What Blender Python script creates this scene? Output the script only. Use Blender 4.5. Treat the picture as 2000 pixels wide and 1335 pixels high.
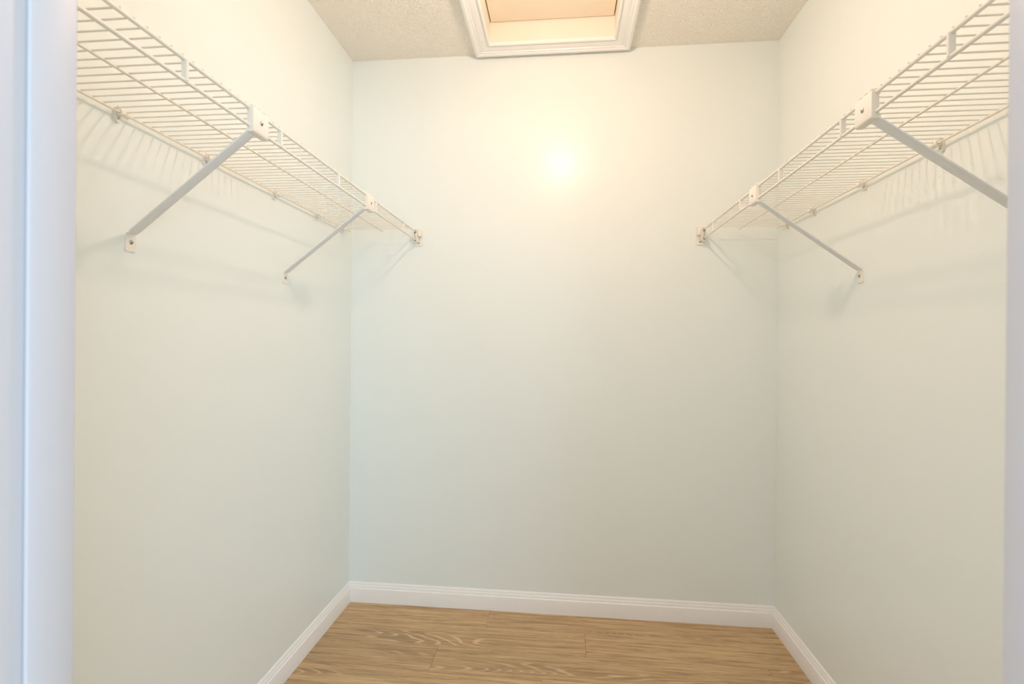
import bpy, bmesh, math, random
from mathutils import Vector, Matrix
random.seed(7)
for o in list(bpy.data.objects):
    bpy.data.objects.remove(o)
SC = bpy.context.scene
COL = SC.collection

# ------------------------------------------------------------------ camera
F_PX, YAW, PITCH, ROLL, CAM_Z = 979.14, 0.1011, -0.0015, 0.0084, 1.180
xr = Vector((math.cos(YAW), math.sin(YAW), 0)); yr = Vector((-math.sin(YAW), math.cos(YAW), 0))
fw = yr * math.cos(PITCH) + Vector((0, 0, math.sin(PITCH)))
zr = yr * -math.sin(PITCH) + Vector((0, 0, math.cos(PITCH)))
rt = xr * math.cos(ROLL) + zr * math.sin(ROLL)
up = xr * -math.sin(ROLL) + zr * math.cos(ROLL)
cam = bpy.data.cameras.new('camera')
cam.sensor_width = 36; cam.lens = F_PX / 2000 * 36; cam.clip_start = 0.02
cam.dof.use_dof = True; cam.dof.focus_distance = 1.75; cam.dof.aperture_fstop = 5.0
cam_ob = bpy.data.objects.new('camera', cam); COL.objects.link(cam_ob)
cam_ob.matrix_world = Matrix(((rt.x, up.x, -fw.x, 0), (rt.y, up.y, -fw.y, 0), (rt.z, up.z, -fw.z, CAM_Z), (0, 0, 0, 1)))
SC.camera = cam_ob

# ------------------------------------------------------------------ world (daylit room behind the camera), exposure
world = bpy.data.worlds.new('world'); SC.world = world; world.use_nodes = True
bg = world.node_tree.nodes['Background']
bg.inputs[0].default_value = (0.71, 0.85, 1.0, 1); bg.inputs[1].default_value = 1.8
# daylight from the window of the room behind the camera
wl = bpy.data.lights.new('window_daylight', 'AREA'); wl.shape = 'RECTANGLE'; wl.size = 1.9; wl.size_y = 1.3
wl.energy = 70; wl.color = (0.54, 0.78, 1.0)
wl_ob = bpy.data.objects.new('window_daylight', wl); COL.objects.link(wl_ob)
wl_ob.location = (1.55, -2.5, 1.30)
wl_ob.rotation_euler = (Vector((-0.35, 1.2, 0.8)) - wl_ob.location).to_track_quat('-Z', 'Y').to_euler()
world.cycles.sampling_method = 'NONE'
vs = SC.view_settings
vs.view_transform = 'Standard'; vs.look = 'None'; vs.gamma = 1; vs.use_curve_mapping = False
vs.exposure = 0.0
SC.cycles.max_bounces = 7; SC.cycles.diffuse_bounces = 6; SC.cycles.glossy_bounces = 3
SC.cycles.caustics_reflective = False; SC.cycles.caustics_refractive = False
LAMP_COLOR, LAMP_STRENGTH = (1.0, 0.715, 0.555, 1), 276.0
LAMP_POS = Vector((-0.02, 1.32, 2.252))

# ------------------------------------------------------------------ room measures (metres)
H, WL, WR, D = 2.44, 0.956, 0.885, 2.188
YJ = 0.414                  # closet face of the front wall
YF = 0.300                  # outer face of the front wall
T = 0.10
OX0, OX1, OZ = -0.4455, 0.3365, 2.05   # clear faces of door jambs
HX0, HX1, HY0, HY1 = -0.316, 0.201, 1.575, 2.098   # hatch opening
ZL, ZR = 1.660, 1.652       # shelf heights

# ------------------------------------------------------------------ materials
def newmat(name):
    m = bpy.data.materials.new(name); m.use_nodes = True
    nt = m.node_tree; b = nt.nodes['Principled BSDF']
    return m, nt, b
def nd(nt, t, **kw):
    n = nt.nodes.new(t)
    for k, v in kw.items(): setattr(n, k, v)
    return n
def plain(name, col, rough=.4, metal=0, var=0.03, vscale=6, bump=0, bscale=200, spec=.5):
    m, nt, b = newmat(name)
    tc = nd(nt, 'ShaderNodeTexCoord'); no = nd(nt, 'ShaderNodeTexNoise')
    no.inputs['Scale'].default_value = vscale; no.inputs['Detail'].default_value = 3
    nt.links.new(tc.outputs['Object'], no.inputs['Vector'])
    mix = nd(nt, 'ShaderNodeMix', data_type='RGBA')
    mix.inputs['A'].default_value = (*[c * (1 - var) for c in col], 1)
    mix.inputs['B'].default_value = (*[min(1, c * (1 + var)) for c in col], 1)
    nt.links.new(no.outputs['Fac'], mix.inputs['Factor']); nt.links.new(mix.outputs['Result'], b.inputs['Base Color'])
    b.inputs['Roughness'].default_value = rough; b.inputs['Metallic'].default_value = metal
    b.inputs['Specular IOR Level'].default_value = spec
    if bump:
        n2 = nd(nt, 'ShaderNodeTexNoise'); n2.inputs['Scale'].default_value = bscale; n2.inputs['Detail'].default_value = 2
        nt.links.new(tc.outputs['Object'], n2.inputs['Vector'])
        bp = nd(nt, 'ShaderNodeBump'); bp.inputs['Strength'].default_value = 1; bp.inputs['Distance'].default_value = bump
        nt.links.new(n2.outputs['Fac'], bp.inputs['Height']); nt.links.new(bp.outputs['Normal'], b.inputs['Normal'])
    return m
M_wall = plain('aqua_wall_paint', (0.808, 0.858, 0.832), .28, var=.006, vscale=3, bump=.00015, bscale=90, spec=.30)
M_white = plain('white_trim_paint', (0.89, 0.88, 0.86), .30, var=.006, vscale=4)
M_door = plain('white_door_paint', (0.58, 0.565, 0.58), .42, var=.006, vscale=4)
M_wire = plain('white_vinyl_wire', (0.82, 0.79, 0.71), .33, var=.01)
M_plastic = plain('white_plastic', (0.84, 0.80, 0.72), .36, var=.01)
M_strut = plain('white_steel_strut', (0.80, 0.80, 0.79), .34, var=.015, vscale=30)
M_screw = plain('steel_screw', (0.42, 0.41, 0.38), .3, 1.0)
M_slot = plain('dark_screw_recess', (0.035, 0.03, 0.025), .6)
M_panel = plain('tan_hatch_board', (0.90, 0.79, 0.63), .6, var=.04, vscale=4)
M_shaft = plain('cream_hatch_paint', (0.84, 0.80, 0.70), .45, var=.02, vscale=8)
M_under = plain('subfloor_board', (0.09, 0.06, 0.04), .8)

def ceiling_mat():
    m, nt, b = newmat('sprayed_ceiling_texture')
    tc = nd(nt, 'ShaderNodeTexCoord')
    n1 = nd(nt, 'ShaderNodeTexNoise'); n1.inputs['Scale'].default_value = 125; n1.inputs['Detail'].default_value = 2.5
    n1.inputs['Distortion'].default_value = .6
    v = nd(nt, 'ShaderNodeTexVoronoi'); v.inputs['Scale'].default_value = 85
    for n in (n1, v): nt.links.new(tc.outputs['Object'], n.inputs['Vector'])
    r = nd(nt, 'ShaderNodeMapRange'); r.inputs[1].default_value = .42; r.inputs[2].default_value = .68
    nt.links.new(n1.outputs['Fac'], r.inputs[0])
    s = nd(nt, 'ShaderNodeMath', operation='MULTIPLY_ADD'); s.inputs[1].default_value = -.35
    nt.links.new(v.outputs['Distance'], s.inputs[0]); nt.links.new(r.outputs[0], s.inputs[2])
    bp = nd(nt, 'ShaderNodeBump'); bp.inputs['Strength'].default_value = 1.0; bp.inputs['Distance'].default_value = .0026
    nt.links.new(s.outputs[0], bp.inputs['Height']); nt.links.new(bp.outputs['Normal'], b.inputs['Normal'])
    b.inputs['Base Color'].default_value = (0.95, 0.90, 0.81, 1); b.inputs['Roughness'].default_value = .8
    return m
M_ceil = ceiling_mat()

def wood_mat():
    m, nt, b = newmat('oak_plank')
    tc = nd(nt, 'ShaderNodeTexCoord'); oi = nd(nt, 'ShaderNodeObjectInfo')
    mul = nd(nt, 'ShaderNodeVectorMath', operation='SCALE'); mul.inputs[0].default_value = (37.3, 21.7, 11.1)
    nt.links.new(oi.outputs['Random'], mul.inputs['Scale'])
    add = nd(nt, 'ShaderNodeVectorMath', operation='ADD')
    nt.links.new(tc.outputs['Object'], add.inputs[0]); nt.links.new(mul.outputs[0], add.inputs[1])
    def mapped(sx, sy):
        mp = nd(nt, 'ShaderNodeMapping'); mp.inputs['Scale'].default_value = (sx, sy, 1)
        nt.links.new(add.outputs[0], mp.inputs['Vector']); return mp.outputs[0]
    def noise(sx, sy, sc, det, dist=0, rough=.5):
        n = nd(nt, 'ShaderNodeTexNoise'); n.inputs['Scale'].default_value = sc; n.inputs['Detail'].default_value = det
        n.inputs['Distortion'].default_value = dist; n.inputs['Roughness'].default_value = rough
        nt.links.new(mapped(sx, sy), n.inputs['Vector']); return n.outputs['Fac']
    def math_(op, a, bb=None, c=None):
        n = nd(nt, 'ShaderNodeMath', operation=op)
        for i, x in enumerate((a, bb, c)):
            if x is None: continue
            if isinstance(x, (int, float)): n.inputs[i].default_value = x
            else: nt.links.new(x, n.inputs[i])
        return n.outputs[0]
    def rng(a, lo, hi):
        n = nd(nt, 'ShaderNodeMapRange'); n.inputs[1].default_value = lo; n.inputs[2].default_value = hi
        nt.links.new(a, n.inputs[0]); return n.outputs[0]
    streak = noise(1.1, 24, 3.0, 7, .5, .68)
    fine = noise(9, 170, 2.5, 4, .2, .6)
    field = noise(.75, 9.0, 1.5, 1.5, .25, .4)
    rings = math_('SINE', math_('MULTIPLY', field, 150))
    line = rng(rings, .35, 1.0)
    mask = rng(noise(.45, 8.0, 1.5, 1), .53, .64)
    base = nd(nt, 'ShaderNodeValToRGB'); e = base.color_ramp.elements
    e[0].position = .34; e[0].color = (0.25, 0.165, 0.085, 1)
    e[1].position = .67; e[1].color = (0.69, 0.50, 0.29, 1)
    x = e.new(.5); x.color = (0.50, 0.345, 0.185, 1)
    f = math_('ADD', math_('MULTIPLY', streak, .72), math_('MULTIPLY', fine, .28))
    nt.links.new(f, base.inputs['Fac'])
    darkm = nd(nt, 'ShaderNodeMix', data_type='RGBA', blend_type='MULTIPLY')
    nt.links.new(math_('MULTIPLY', mask, .45), darkm.inputs['Factor'])
    nt.links.new(base.outputs['Color'], darkm.inputs['A']); darkm.inputs['B'].default_value = (0.62, 0.56, 0.50, 1)
    lm = nd(nt, 'ShaderNodeMix', data_type='RGBA')
    nt.links.new(math_('MULTIPLY', math_('MULTIPLY', line, mask), .62), lm.inputs['Factor'])
    nt.links.new(darkm.outputs['Result'], lm.inputs['A']); lm.inputs['B'].default_value = (0.74, 0.57, 0.37, 1)
    tone = nd(nt, 'ShaderNodeHueSaturation')
    tone.inputs['Saturation'].default_value = 1.0
    nt.links.new(rng(oi.outputs['Random'], -6.0, 7.0), tone.inputs['Fac'])
    tone.inputs['Fac'].default_value = 1
    nt.links.new(math_('MULTIPLY_ADD', oi.outputs['Random'], .16, .93), tone.inputs['Value'])
    for l in list(tone.inputs['Fac'].links): nt.links.remove(l)
    nt.links.new(lm.outputs['Result'], tone.inputs['Color']); nt.links.new(tone.outputs['Color'], b.inputs['Base Color'])
    b.inputs['Roughness'].default_value = .5; b.inputs['Specular IOR Level'].default_value = .35
    bp = nd(nt, 'ShaderNodeBump'); bp.inputs['Distance'].default_value = .0003; bp.inputs['Strength'].default_value = .6
    nt.links.new(fine, bp.inputs['Height']); nt.links.new(bp.outputs['Normal'], b.inputs['Normal'])
    return m
M_wood = wood_mat()

def emit_mat():
    m = bpy.data.materials.new('lit_opal_glass'); m.use_nodes = True; nt = m.node_tree
    nt.nodes.remove(nt.nodes['Principled BSDF'])
    e = nd(nt, 'ShaderNodeEmission'); e.inputs[0].default_value = LAMP_COLOR; e.inputs[1].default_value = LAMP_STRENGTH
    nt.links.new(e.outputs[0], nt.nodes['Material Output'].inputs[0]); return m
M_bulb = emit_mat()

# ------------------------------------------------------------------ helpers
WLOC = {}
def tag(o, label=None, cat=None, group=None, kind=None):
    for k, v in (('label', label), ('category', cat), ('group', group), ('kind', kind)):
        if v: o[k] = v
    return o
def empty(name, loc):
    o = bpy.data.objects.new(name, None); COL.objects.link(o); o.location = loc; o.empty_display_size = .05
    WLOC[o] = Vector(loc); return o
def link(name, me, parent=None, loc=(0, 0, 0)):
    """loc in world space; the mesh is local to loc"""
    o = bpy.data.objects.new(name, me); COL.objects.link(o); loc = Vector(loc); WLOC[o] = loc
    if parent: o.parent = parent; o.location = loc - WLOC[parent]
    else: o.location = loc
    return o
def mesh(name, bm, mat, smooth=None):
    bmesh.ops.recalc_face_normals(bm, faces=bm.faces)
    me = bpy.data.meshes.new(name); bm.to_mesh(me); bm.free(); me.materials.append(mat)
    if smooth:
        me.polygons.foreach_set('use_smooth', [True] * len(me.polygons)); me.set_sharp_from_angle(angle=math.radians(smooth))
    return me
def box(bm, a, b, bevel=0, seg=2):
    t = bmesh.new()
    r = bmesh.ops.create_cube(t, size=1)
    for v in t.verts: v.co = Vector([(a[i] + b[i]) / 2 + v.co[i] * abs(b[i] - a[i]) for i in range(3)])
    if bevel: bmesh.ops.bevel(t, geom=t.edges[:], offset=bevel, segments=seg, profile=.5, affect='EDGES')
    merge(bm, t)
def merge(bm, t, mat=None):
    if mat is not None: bmesh.ops.transform(t, matrix=mat, verts=t.verts[:])
    mp = {v: bm.verts.new(v.co) for v in t.verts}
    for f in t.faces: bm.faces.new([mp[v] for v in f.verts])
    t.free()
def cyl(bm, a, b, r, n=10, r2=None):
    a, b = Vector(a), Vector(b); d = (b - a)
    t = bmesh.new(); bmesh.ops.create_cone(t, cap_ends=True, segments=n, radius1=r, radius2=r if r2 is None else r2, depth=d.length)
    merge(bm, t, Matrix.Translation((a + b) / 2) @ Vector((0, 0, 1)).rotation_difference(d).to_matrix().to_4x4())
def prism(bm, poly, axis, lo, hi):
    """poly of 2D points in the two other axes (cyclic order), extruded along axis"""
    ia = [i for i in range(3) if i != axis]
    def P(p, h):
        v = [0, 0, 0]; v[ia[0]] = p[0]; v[ia[1]] = p[1]; v[axis] = h; return v
    A = [bm.verts.new(P(p, lo)) for p in poly]; B = [bm.verts.new(P(p, hi)) for p in poly]
    n = len(poly); bm.faces.new(A[::-1]); bm.faces.new(B)
    for i in range(n): bm.faces.new((A[i], A[(i + 1) % n], B[(i + 1) % n], B[i]))
def loft(bm, ringA, ringB):
    A = [bm.verts.new(p) for p in ringA]; B = [bm.verts.new(p) for p in ringB]; n = len(A)
    bm.faces.new(A[::-1]); bm.faces.new(B)
    for i in range(n): bm.faces.new((A[i], A[(i + 1) % n], B[(i + 1) % n], B[i]))
def struct(name, bm, mat, label, cat, parent=None, smooth=None):
    o = link(name, mesh(name, bm, mat, smooth), parent)
    if not parent: tag(o, label, cat, kind='structure')
    return o
def rrect(w, h, r, n=4):
    pts = []
    for cx, cy, a0 in ((w/2-r, h/2-r, 0), (-w/2+r, h/2-r, 90), (-w/2+r, -h/2+r, 180), (w/2-r, -h/2+r, 270)):
        for k in range(n + 1):
            a = math.radians(a0 + 90 * k / n); pts.append((cx + r * math.cos(a), cy + r * math.sin(a)))
    return pts

# ------------------------------------------------------------------ room shell
bm = bmesh.new(); box(bm, (-WL - T, YF, 0), (-WL, D + T, H)); struct('wall_left', bm, M_wall, 'pale aqua painted side wall on the left of the closet', 'wall')
bm = bmesh.new(); box(bm, (WR, YF, 0), (WR + T, D + T, H)); struct('wall_right', bm, M_wall, 'pale aqua painted side wall on the right of the closet', 'wall')
bm = bmesh.new(); box(bm, (-WL, D, 0), (WR, D + T, H)); struct('wall_back', bm, M_wall, 'pale aqua painted wall facing the doorway with a lamp glint', 'wall')
bm = bmesh.new(); JT = .019
box(bm, (-WL, YF, 0), (OX0 - JT, YJ, H)); box(bm, (OX1 + JT, YF, 0), (WR, YJ, H)); box(bm, (OX0 - JT, YF, OZ + JT), (OX1 + JT, YJ, H))
box(bm, (-2.4, YF, 0), (-WL - T, YJ, H)); box(bm, (WR + T, YF, 0), (2.3, YJ, H))
struct('wall_front', bm, M_wall, 'pale aqua wall around the doorway in front of the closet', 'wall')
bm = bmesh.new()   # ceiling with the hatch opening
z0, z1 = H, H + .012
B = .0
bx0, bx1, by0, by1 = HX0 - .019, HX1 + .019, HY0 - .019, HY1 + .019
box(bm, (-WL - T, YF, H), (bx0, D + T, H + .1)); box(bm, (bx1, YF, H), (WR + T, D + T, H + .1))
box(bm, (bx0, YF, H), (bx1, by0, H + .1)); box(bm, (bx0, by1, H), (bx1, D + T, H + .1))
struct('ceiling', bm, M_ceil, 'cream ceiling with a bumpy sprayed texture', 'ceiling')

# floor: subfloor with separate planks
bm = bmesh.new(); box(bm, (-2.4, -1.6, -.05), (2.3, D + T, -.0085))
floor = struct('floor', bm, M_under, 'brown oak plank floor of the closet', 'floor')
PW, GAP = .1455, .0003
rows = []
y = 1.754 + 3 * PW
joints = {0: [-.306, .91 + .0], 1: [.097], 2: [-.468, .75], 3: [-.063], 4: [.38, -.85], 5: [-.24], 6: [.62, -.6]}
k = 0
while y > -1.55:
    ylo, yhi = y - PW, min(y, D)
    inside = yhi > YJ
    x0, x1 = (-WL, WR) if inside else (-2.4, 2.3)
    js = joints.get(k) or [random.uniform(-.9, -.4), random.uniform(.2, .7)]
    if not inside: js = [-1.5 + random.uniform(-.3, .3), *js, 1.6 + random.uniform(-.3, .3)]
    xs = [x0] + sorted(j for j in js if x0 + .05 < j < x1 - .05) + [x1]
    for a, b in zip(xs[:-1], xs[1:]):
        bm = bmesh.new(); box(bm, (a + GAP - (a+b)/2, -PW/2 + GAP, -.008), (b - GAP - (a+b)/2, PW/2 - GAP - (y - yhi), 0), .0004, 1)
        link('plank', mesh('plank', bm, M_wood), floor, ((a + b) / 2, y - PW / 2, 0))
    y -= PW; k += 1

# baseboards, mitred in the corners
BB = [(0, 0), (.0135, 0), (.0135, .0595), (.0130, .0612), (.0098, .0640), (.0090, .0655), (.0090, .0690), (.0084, .0712), (.0060, .0752), (.0052, .0765), (.0050, .0800), (.0042, .0828), (.0010, .0866), (0, .0870)]
def baseboard(name, ring0, ring1, label):
    bm = bmesh.new(); loft(bm, ring0, ring1); struct(name, bm, M_white, label, 'baseboard', smooth=25)
baseboard('baseboard_left', [(-WL + t, YJ, z) for t, z in BB], [(-WL + t, D - t, z) for t, z in BB], 'white moulded baseboard along the left wall')
baseboard('baseboard_right', [(WR - t, YJ, z) for t, z in BB], [(WR - t, D - t, z) for t, z in BB], 'white moulded baseboard along the right wall')
baseboard('baseboard_back', [(-WL + t, D - t, z) for t, z in BB], [(WR - t, D - t, z) for t, z in BB], 'white moulded baseboard along the back wall')

# door frame in the front wall
door = tag(empty('door_1', ((OX0 + OX1) / 2, (YF + YJ) / 2, 0)), 'white painted door frame at the edges of the view', 'door frame', kind='structure')
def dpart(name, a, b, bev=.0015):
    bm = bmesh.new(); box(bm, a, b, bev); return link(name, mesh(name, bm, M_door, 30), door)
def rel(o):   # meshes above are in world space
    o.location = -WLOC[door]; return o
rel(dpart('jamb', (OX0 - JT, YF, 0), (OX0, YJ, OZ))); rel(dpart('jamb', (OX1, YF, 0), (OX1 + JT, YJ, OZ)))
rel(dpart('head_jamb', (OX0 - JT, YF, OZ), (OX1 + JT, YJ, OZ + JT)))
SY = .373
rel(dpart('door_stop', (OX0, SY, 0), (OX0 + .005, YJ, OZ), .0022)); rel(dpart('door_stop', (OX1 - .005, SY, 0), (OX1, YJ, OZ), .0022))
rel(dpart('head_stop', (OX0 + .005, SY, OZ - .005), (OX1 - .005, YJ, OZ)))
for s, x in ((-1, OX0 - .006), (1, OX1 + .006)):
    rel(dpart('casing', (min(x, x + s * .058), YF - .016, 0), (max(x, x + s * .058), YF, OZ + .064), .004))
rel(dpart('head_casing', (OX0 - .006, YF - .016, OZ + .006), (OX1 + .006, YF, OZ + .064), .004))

# ------------------------------------------------------------------ attic hatch
trim = tag(empty('trim_1', ((HX0 + HX1) / 2, (HY0 + HY1) / 2, H)), 'white moulded trim framing the attic hatch in the ceiling', 'hatch trim', kind='structure')
CW = .073
PROF = [(0, 0), (0, .0105), (.003, .0130), (.007, .0130), (.010, .0105), (.0115, .0070), (.014, .0070), (.018, .0095), (.030, .0128), (.040, .0142), (.044, .0142), (.0455, .0175), (.053, .0182), (.0555, .0215), (.060, .0235), (.066, .0235), (.070, .0215), (CW, .0170), (CW, 0)]
def P4(u, v, corner):
    sx, sy = corner
    return ((HX1 + u) if sx > 0 else (HX0 - u), (HY1 + u) if sy > 0 else (HY0 - u), H - v)
for c0, c1 in (((-1, 1), (1, 1)), ((-1, -1), (-1, 1)), ((1, -1), (1, 1)), ((-1, -1), (1, -1))):
    bm = bmesh.new(); loft(bm, [P4(u, v, c0) for u, v in PROF], [P4(u, v, c1) for u, v in PROF])
    o = link('moulding', mesh('moulding', bm, M_white, 28), trim); o.location = -WLOC[trim]
SH = .098    # height of the shaft boards above the ceiling
for a, b in (((HX0 - .019, HY0 - .019), (HX0 - .001, HY1 + .019)), ((HX1 + .001, HY0 - .019), (HX1 + .019, HY1 + .019)),
             ((HX0 - .001, HY0 - .019), (HX1 + .001, HY0 - .001)), ((HX0 - .001, HY1 + .001), (HX1 + .001, HY1 + .019))):
    bm = bmesh.new(); box(bm, (*a, H - .004), (*b, H + SH)); o = link('shaft_board', mesh('shaft_board', bm, M_shaft), trim); o.location = -WLOC[trim]
bm = bmesh.new(); box(bm, (-(HX1 - HX0) / 2 + .003, -(HY1 - HY0) / 2 + .003, .0), ((HX1 - HX0) / 2 - .003, (HY1 - HY0) / 2 - .0035, .013), .0008, 1)
tag(link('hatch_panel', mesh('hatch_panel', bm, M_panel), None, ((HX0 + HX1) / 2, (HY0 + HY1) / 2, H + .083)), 'tan unpainted board closing the attic hatch above its trim', 'hatch panel')
bm = bmesh.new(); box(bm, (HX0 - .019, HY0 - .019, H + SH), (HX1 + .019, HY1 + .019, H + SH + .012))  # unseen slab added over the shaft to stop light leaking round the panel
o = link('hatch_light_block', mesh('hatch_light_block', bm, M_under), trim); o.location = -WLOC[trim]

# ------------------------------------------------------------------ wire shelves
R_F, R_M, R_W, DEP, MID, BACK, LIP = .0036, .0027, .00150, .305, .1627, .014, .0365
PITCH_W = .02435
def shelf(side, wall, sg, z, w0, nback, rail_end, mid_end, tabs, front, label):
    root = tag(empty('wire_shelf', (wall, (front + rail_end) / 2, z)), label, 'wire shelf', 'wire closet shelves')
    def rail(name, o, zz, r, yend, n=12):
        L = yend - front
        bm = bmesh.new(); cyl(bm, (0, -L / 2, 0), (0, L / 2, 0), r, n)
        return link(name, mesh(name, bm, M_wire, 50), root, (wall + sg * o, (front + yend) / 2, zz))
    rail('front_rail', DEP, z, R_F, rail_end); rail('front_rail', DEP, z - LIP, R_F, rail_end)
    rail('middle_rail', MID, z, R_M, mid_end); rail('back_rail', BACK, z, R_M, mid_end)
    o0, o1 = BACK - .004, DEP + .0035
    bm = bmesh.new(); L = o1 - o0; cyl(bm, (-L / 2, 0, 0), (L / 2, 0, 0), R_W, 8)
    me = mesh('wire', bm, M_wire, 50)
    y = w0 + nback * PITCH_W
    while y > front + .005:
        link('wire', me, root, (wall + sg * (o0 + o1) / 2, y, z + R_M + R_W - .0004 + .0004)); y -= PITCH_W
    bm = bmesh.new()
    prism(bm, [(-.0052, -.0022), (.0040, -.0022), (.0052, -.0012), (.0052, .0022), (-.0052, .0022)], 2, -LIP / 2, LIP / 2)
    if sg < 0:
        for v in bm.verts: v.co.x *= -1
    me = mesh('lip_tab', bm, M_wire)
    for t in tabs: link('lip_tab', me, root, (wall + sg * DEP, t, z - LIP / 2))
    return root
shelf('L', -WL, 1, ZL, .673, 59, 2.158, 2.139, (.802, 1.094, 1.391, 1.685, 1.990), YJ + .02, 'white wire closet shelf fixed along the left wall')
shelf('R', WR, -1, ZR, .766, 56, 2.158, 2.160, (.821, 1.116, 1.418, 1.718, 2.018), YJ + .02, 'white wire closet shelf fixed along the right wall')

# ------------------------------------------------------------------ screws
def screw(parent, loc, nrm, r=.0042, mat=None):
    """pan-head screw whose head points along nrm"""
    n = Vector(nrm); q = Vector((0, 0, 1)).rotation_difference(n).to_matrix().to_4x4()
    bm = bmesh.new(); t = bmesh.new()
    ring = [(r, 0), (r, .0006), (r * .86, .0016), (r * .5, .0023), (r * .30, .0025), (r * .30, .0012)]
    N = 14; vs_ = []
    for rr, h in ring: vs_.append([t.verts.new((rr * math.cos(2 * math.pi * i / N), rr * math.sin(2 * math.pi * i / N), h)) for i in range(N)])
    for a, b in zip(vs_[:-1], vs_[1:]):
        for i in range(N): t.faces.new((a[i], a[(i + 1) % N], b[(i + 1) % N], b[i]))
    merge(bm, t, q)
    s = link('screw', mesh('screw', bm, M_screw, 50), parent, loc)
    return s
def recess(parent, loc, nrm, r):
    n = Vector(nrm); q = Vector((0, 0, 1)).rotation_difference(n).to_matrix().to_4x4()
    bm = bmesh.new(); t = bmesh.new()
    box(t, (-r * .75, -r * .2, 0), (r * .75, r * .2, .0003)); box(t, (-r * .2, -r * .75, 0), (r * .2, r * .75, .0003))
    merge(bm, t, q); return link('screw_slot', mesh('screw_slot', bm, M_slot), parent, loc)

# ------------------------------------------------------------------ support brackets
def bracket(wall, sg, z, yc, yf, near, label):
    """yc: clamp centre, yf: foot centre; near: y of the strut's upper end"""
    zf = z - .268
    root = tag(empty('shelf_bracket', (wall, yf, zf)), label, 'shelf bracket', 'diagonal shelf brackets')
    xo = wall + sg * DEP
    # foot plate on the wall
    bm = bmesh.new(); pl = rrect(.029, .042, .005)
    pl = [(p[0] * (1 if p[1] < 0 else .86), p[1]) for p in pl]
    prism(bm, pl, 0, 0 if sg > 0 else -.0028, .0028 if sg > 0 else 0)
    fp = link('foot_plate', mesh('foot_plate', bm, M_plastic, 40), root, (wall, yf, zf))
    sc = screw(fp, (wall + sg * .0026, yf, zf), (sg, 0, 0), .0050)
    # strut: rolled channel, open side up
    A = Vector((wall + sg * .004, yf, zf + .019)); B_ = Vector((xo - sg * .006, near, z - LIP - .010))
    dv = (B_ - A).normalized(); side = Vector((0, 1, 0)); side = (side - dv * side.dot(dv)).normalized()
    dn = dv.cross(side)
    if dn.z > 0: dn = -dn
    sec = [(-.0130, -.0012), (-.0134, .0002), (-.0128, .0016), (-.0114, .0023), (.0114, .0023), (.0128, .0016), (.0134, .0002), (.0130, -.0012), (.0108, -.0014), (.0104, .0004), (-.0104, .0004), (-.0108, -.0014)]
    rings = []
    for t in (0, .03, .97, 1):
        c = A.lerp(B_, t); wv = .80 if t in (0,) else (1 if t < .98 else .95)
        rings.append([c + side * a * wv + dn * b - A for a, b in sec])
    bm = bmesh.new(); R = [[bm.verts.new(p) for p in r] for r in rings]; n = len(sec)
    bm.faces.new(R[0][::-1]); bm.faces.new(R[-1])
    for a, b in zip(R[:-1], R[1:]):
        for i in range(n): bm.faces.new((a[i], a[(i + 1) % n], b[(i + 1) % n], b[i]))
    link('strut', mesh('strut', bm, M_strut, 35), root, A)
    # clamp hugging both front rails: front plate, rounded top cap, bottom ledge, rear lips
    W = .027
    pr = [(-.0010, .0070), (.0040, .0062), (.0074, .0036), (.0088, .0000), (.0088, -.0440), (.0074, -.0472), (.0050, -.0485), (-.0060, -.0485), (-.0078, -.0470), (-.0078, -.0425), (-.0012, -.0418), (-.0012, -.0050), (-.0060, -.0040), (-.0078, .0000), (-.0060, .0050)]
    bm = bmesh.new(); prism(bm, [(sg * a, b) for a, b in pr], 1, -W, W)
    bm.normal_update(); bmesh.ops.triangulate(bm, faces=[f for f in bm.faces if len(f.verts) > 4])
    cl = link('clamp', mesh('clamp', bm, M_plastic, 40), root, (xo, yc, z))
    bm = bmesh.new()
    for dy in (-.017, 0, .017): box(bm, (-.0058, dy - .0035, .0062), (.0058, dy + .0035, .0098), .001, 1)
    link('cap_rib', mesh('cap_rib', bm, M_plastic), cl, (xo, yc, z))
    bm = bmesh.new(); box(bm, (-.0027, -W + .0025, -.0418), (.0027, W - .0025, -.0046), .0006, 1)
    link('rear_plate', mesh('rear_plate', bm, M_plastic), cl, (xo - sg * .0039, yc, z))
    screw(cl, (xo + sg * .0086, yc + .002, z - .022), (sg, 0, 0), .0046)
    recess(cl, (xo + sg * .0099, yc + .002, z - .022), (sg, 0, 0), .0030)
    return root
bracket(-WL, 1, ZL, 1.007, 1.020, .994, 'shelf bracket nearest the doorway on the left wall, whole strut in view')
bracket(-WL, 1, ZL, 1.622, 1.641, 1.600, 'shelf bracket farther from the doorway on the left wall, near the back corner')
bracket(WR, -1, ZR, 1.029, 1.020, 1.016, 'shelf bracket on the right wall whose foot is hidden behind the door frame')
bracket(WR, -1, ZR, 1.594, 1.599, 1.580, 'shelf bracket farther from the doorway on the right wall, with its foot in view')

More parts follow.
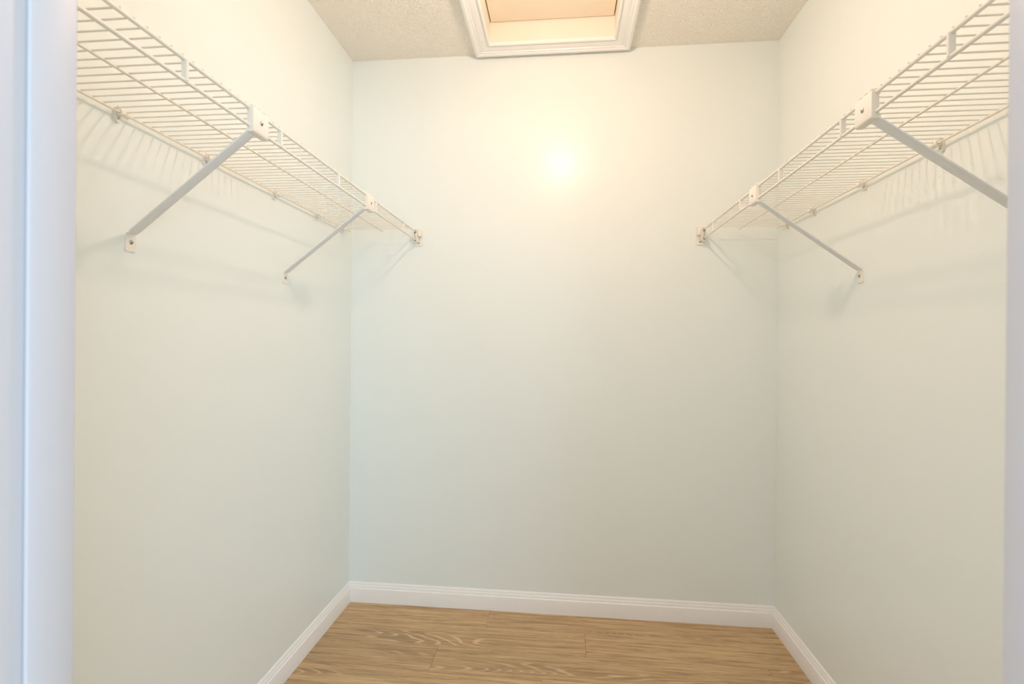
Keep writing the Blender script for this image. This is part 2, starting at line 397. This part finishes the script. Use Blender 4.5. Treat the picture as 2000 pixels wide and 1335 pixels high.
# ------------------------------------------------------------------ wall clips under the back rails
def clip(wall, sg, z, y, label):
    root = tag(empty('wall_clip', (wall, y, z - .006)), label, 'wall clip', 'plastic wall clips holding the back rails')
    bm = bmesh.new(); prism(bm, [(p[0], p[1]) for p in rrect(.013, .030, .0060, 5)], 0, 0 if sg > 0 else -.006, .006 if sg > 0 else 0)
    bp_ = link('back_plate', mesh('back_plate', bm, M_plastic, 40), root, (wall, y - .003, z - .004))
    bm = bmesh.new()
    pr = []
    for i in range(0, 13):
        a = math.radians(200 + 20 * i); pr.append((sg * .0072 * math.cos(a), .0072 * math.sin(a)))
    for i in range(12, -1, -1):
        a = math.radians(200 + 20 * i); pr.append((sg * .0030 * math.cos(a), .0030 * math.sin(a)))
    prism(bm, pr, 1, -.009, .012); bm.normal_update(); bmesh.ops.triangulate(bm, faces=[f for f in bm.faces if len(f.verts) > 4])
    link('hook', mesh('hook', bm, M_plastic, 40), root, (wall + sg * BACK, y, z))
    bm = bmesh.new(); box(bm, (-.003, -.0022, -.004), (.003, .0022, .007), .0012, 2)
    link('nail_tab', mesh('nail_tab', bm, M_plastic, 40), root, (wall + sg * .009, y - .006, z + .008))
    bm = bmesh.new(); cyl(bm, (0, 0, 0), (sg * .0012, 0, 0), .0016, 10)
    link('pin', mesh('pin', bm, M_screw), bp_, (wall + sg * .006, y - .003, z - .011))
for i, y in enumerate((.985, 1.251, 1.571, 1.857, 2.086)):
    clip(-WL, 1, ZL, y, ('wall clip on the left back rail, nearest the door frame', 'wall clip on the left back rail, behind the nearer strut', 'wall clip on the left back rail, midway between the two struts',
        'wall clip on the left back rail, just before the farther strut crosses it', 'wall clip at the far end of the left back rail in the corner')[i])
for i, y in enumerate((1.277, 1.578, 1.876, 2.090)):
    clip(WR, -1, ZR, y, ('wall clip on the right back rail, beside the nearer strut', 'wall clip on the right back rail, midway between the two struts',
        'wall clip on the right back rail, beside the farther strut', 'wall clip at the far end of the right back rail in the corner')[i])

# ------------------------------------------------------------------ end brackets on the back wall
def endbracket(wall, sg, z, label):
    xo = wall + sg * DEP
    root = tag(empty('end_bracket', (xo, D, z - .04)), label, 'end bracket', 'end brackets on the back wall')
    bm = bmesh.new(); prism(bm, [(p[0] + sg * .006, p[1]) for p in rrect(.036, .078, .004)], 1, -.004, 0)
    bp_ = link('back_plate', mesh('back_plate', bm, M_plastic, 40), root, (xo, D, z - .020))
    # slotted cradle round the rail ends
    bm = bmesh.new(); o_ = rrect(.0165, .058, .008, 6); i_ = rrect(.0095, .050, .0046, 6)
    for lo, hi in ((-.034, -.004),):
        n = len(o_); V = [[bm.verts.new((p[0], h, p[1])) for p in ring] for ring in (o_, i_) for h in (lo, hi)]
        for a, b in ((V[0], V[1]), (V[2], V[3]), (V[0], V[2]), (V[1], V[3])):
            for k in range(n): bm.faces.new((a[k], a[(k + 1) % n], b[(k + 1) % n], b[k]))
    cr = link('cradle', mesh('cradle', bm, M_plastic, 40), root, (xo, D, z - LIP / 2))
    bm = bmesh.new(); box(bm, (-.0028, -.030, -.013), (.0028, -.004, .013), .001, 1)
    link('core', mesh('core', bm, M_plastic, 40), cr, (xo, D, z - LIP / 2))
    # bulk beside the cradle
    bm = bmesh.new(); xa, xb = sg * .0085, sg * .0225
    box(bm, (min(xa, xb), -.026, -.016), (max(xa, xb), -.004, .016), .003, 2)
    link('cheek', mesh('cheek', bm, M_plastic, 40), root, (xo, D, z - .005))
    bm = bmesh.new(); prism(bm, [(-.024, 0), (-.004, 0), (-.004, -.016)], 0, -.004, .004)
    link('gusset', mesh('gusset', bm, M_plastic), root, (xo + sg * .010, D, z - .0215))
    screw(bp_, (xo + sg * .008, D - .0038, z - .046), (0, -1, 0), .0042)
endbracket(-WL, 1, ZL, 'end bracket on the back wall holding the left shelf')
endbracket(WR, -1, ZR, 'end bracket on the back wall holding the right shelf')

# ------------------------------------------------------------------ ceiling lamp (above the frame)
lamp = tag(empty('ceiling_lamp', (LAMP_POS.x, LAMP_POS.y, H)), 'small white ceiling lamp with a lit opal globe in front of the hatch', 'ceiling lamp')
def lathe(prof, n=28):
    bm = bmesh.new(); V = [[bm.verts.new((r * math.cos(2*math.pi*i/n), r * math.sin(2*math.pi*i/n), z)) for i in range(n)] for r, z in prof]
    for a, b in zip(V[:-1], V[1:]):
        for i in range(n): bm.faces.new((a[i], a[(i + 1) % n], b[(i + 1) % n], b[i]))
    bm.faces.new(V[0]); bm.faces.new(V[-1]); return bm
link('base', mesh('base', lathe([(.062, 0), (.062, -.012), (.056, -.022), (.040, -.030), (.036, -.105), (.030, -.116)]), M_plastic, 35), lamp, (LAMP_POS.x, LAMP_POS.y, H))
RB, RZ = .043, .033
link('globe', mesh('globe', lathe([(RB * math.sin(a), -RZ * math.cos(a)) for a in [math.pi * (k + .35) / 12 for k in range(11)]], 24), M_bulb, 60), lamp, LAMP_POS)
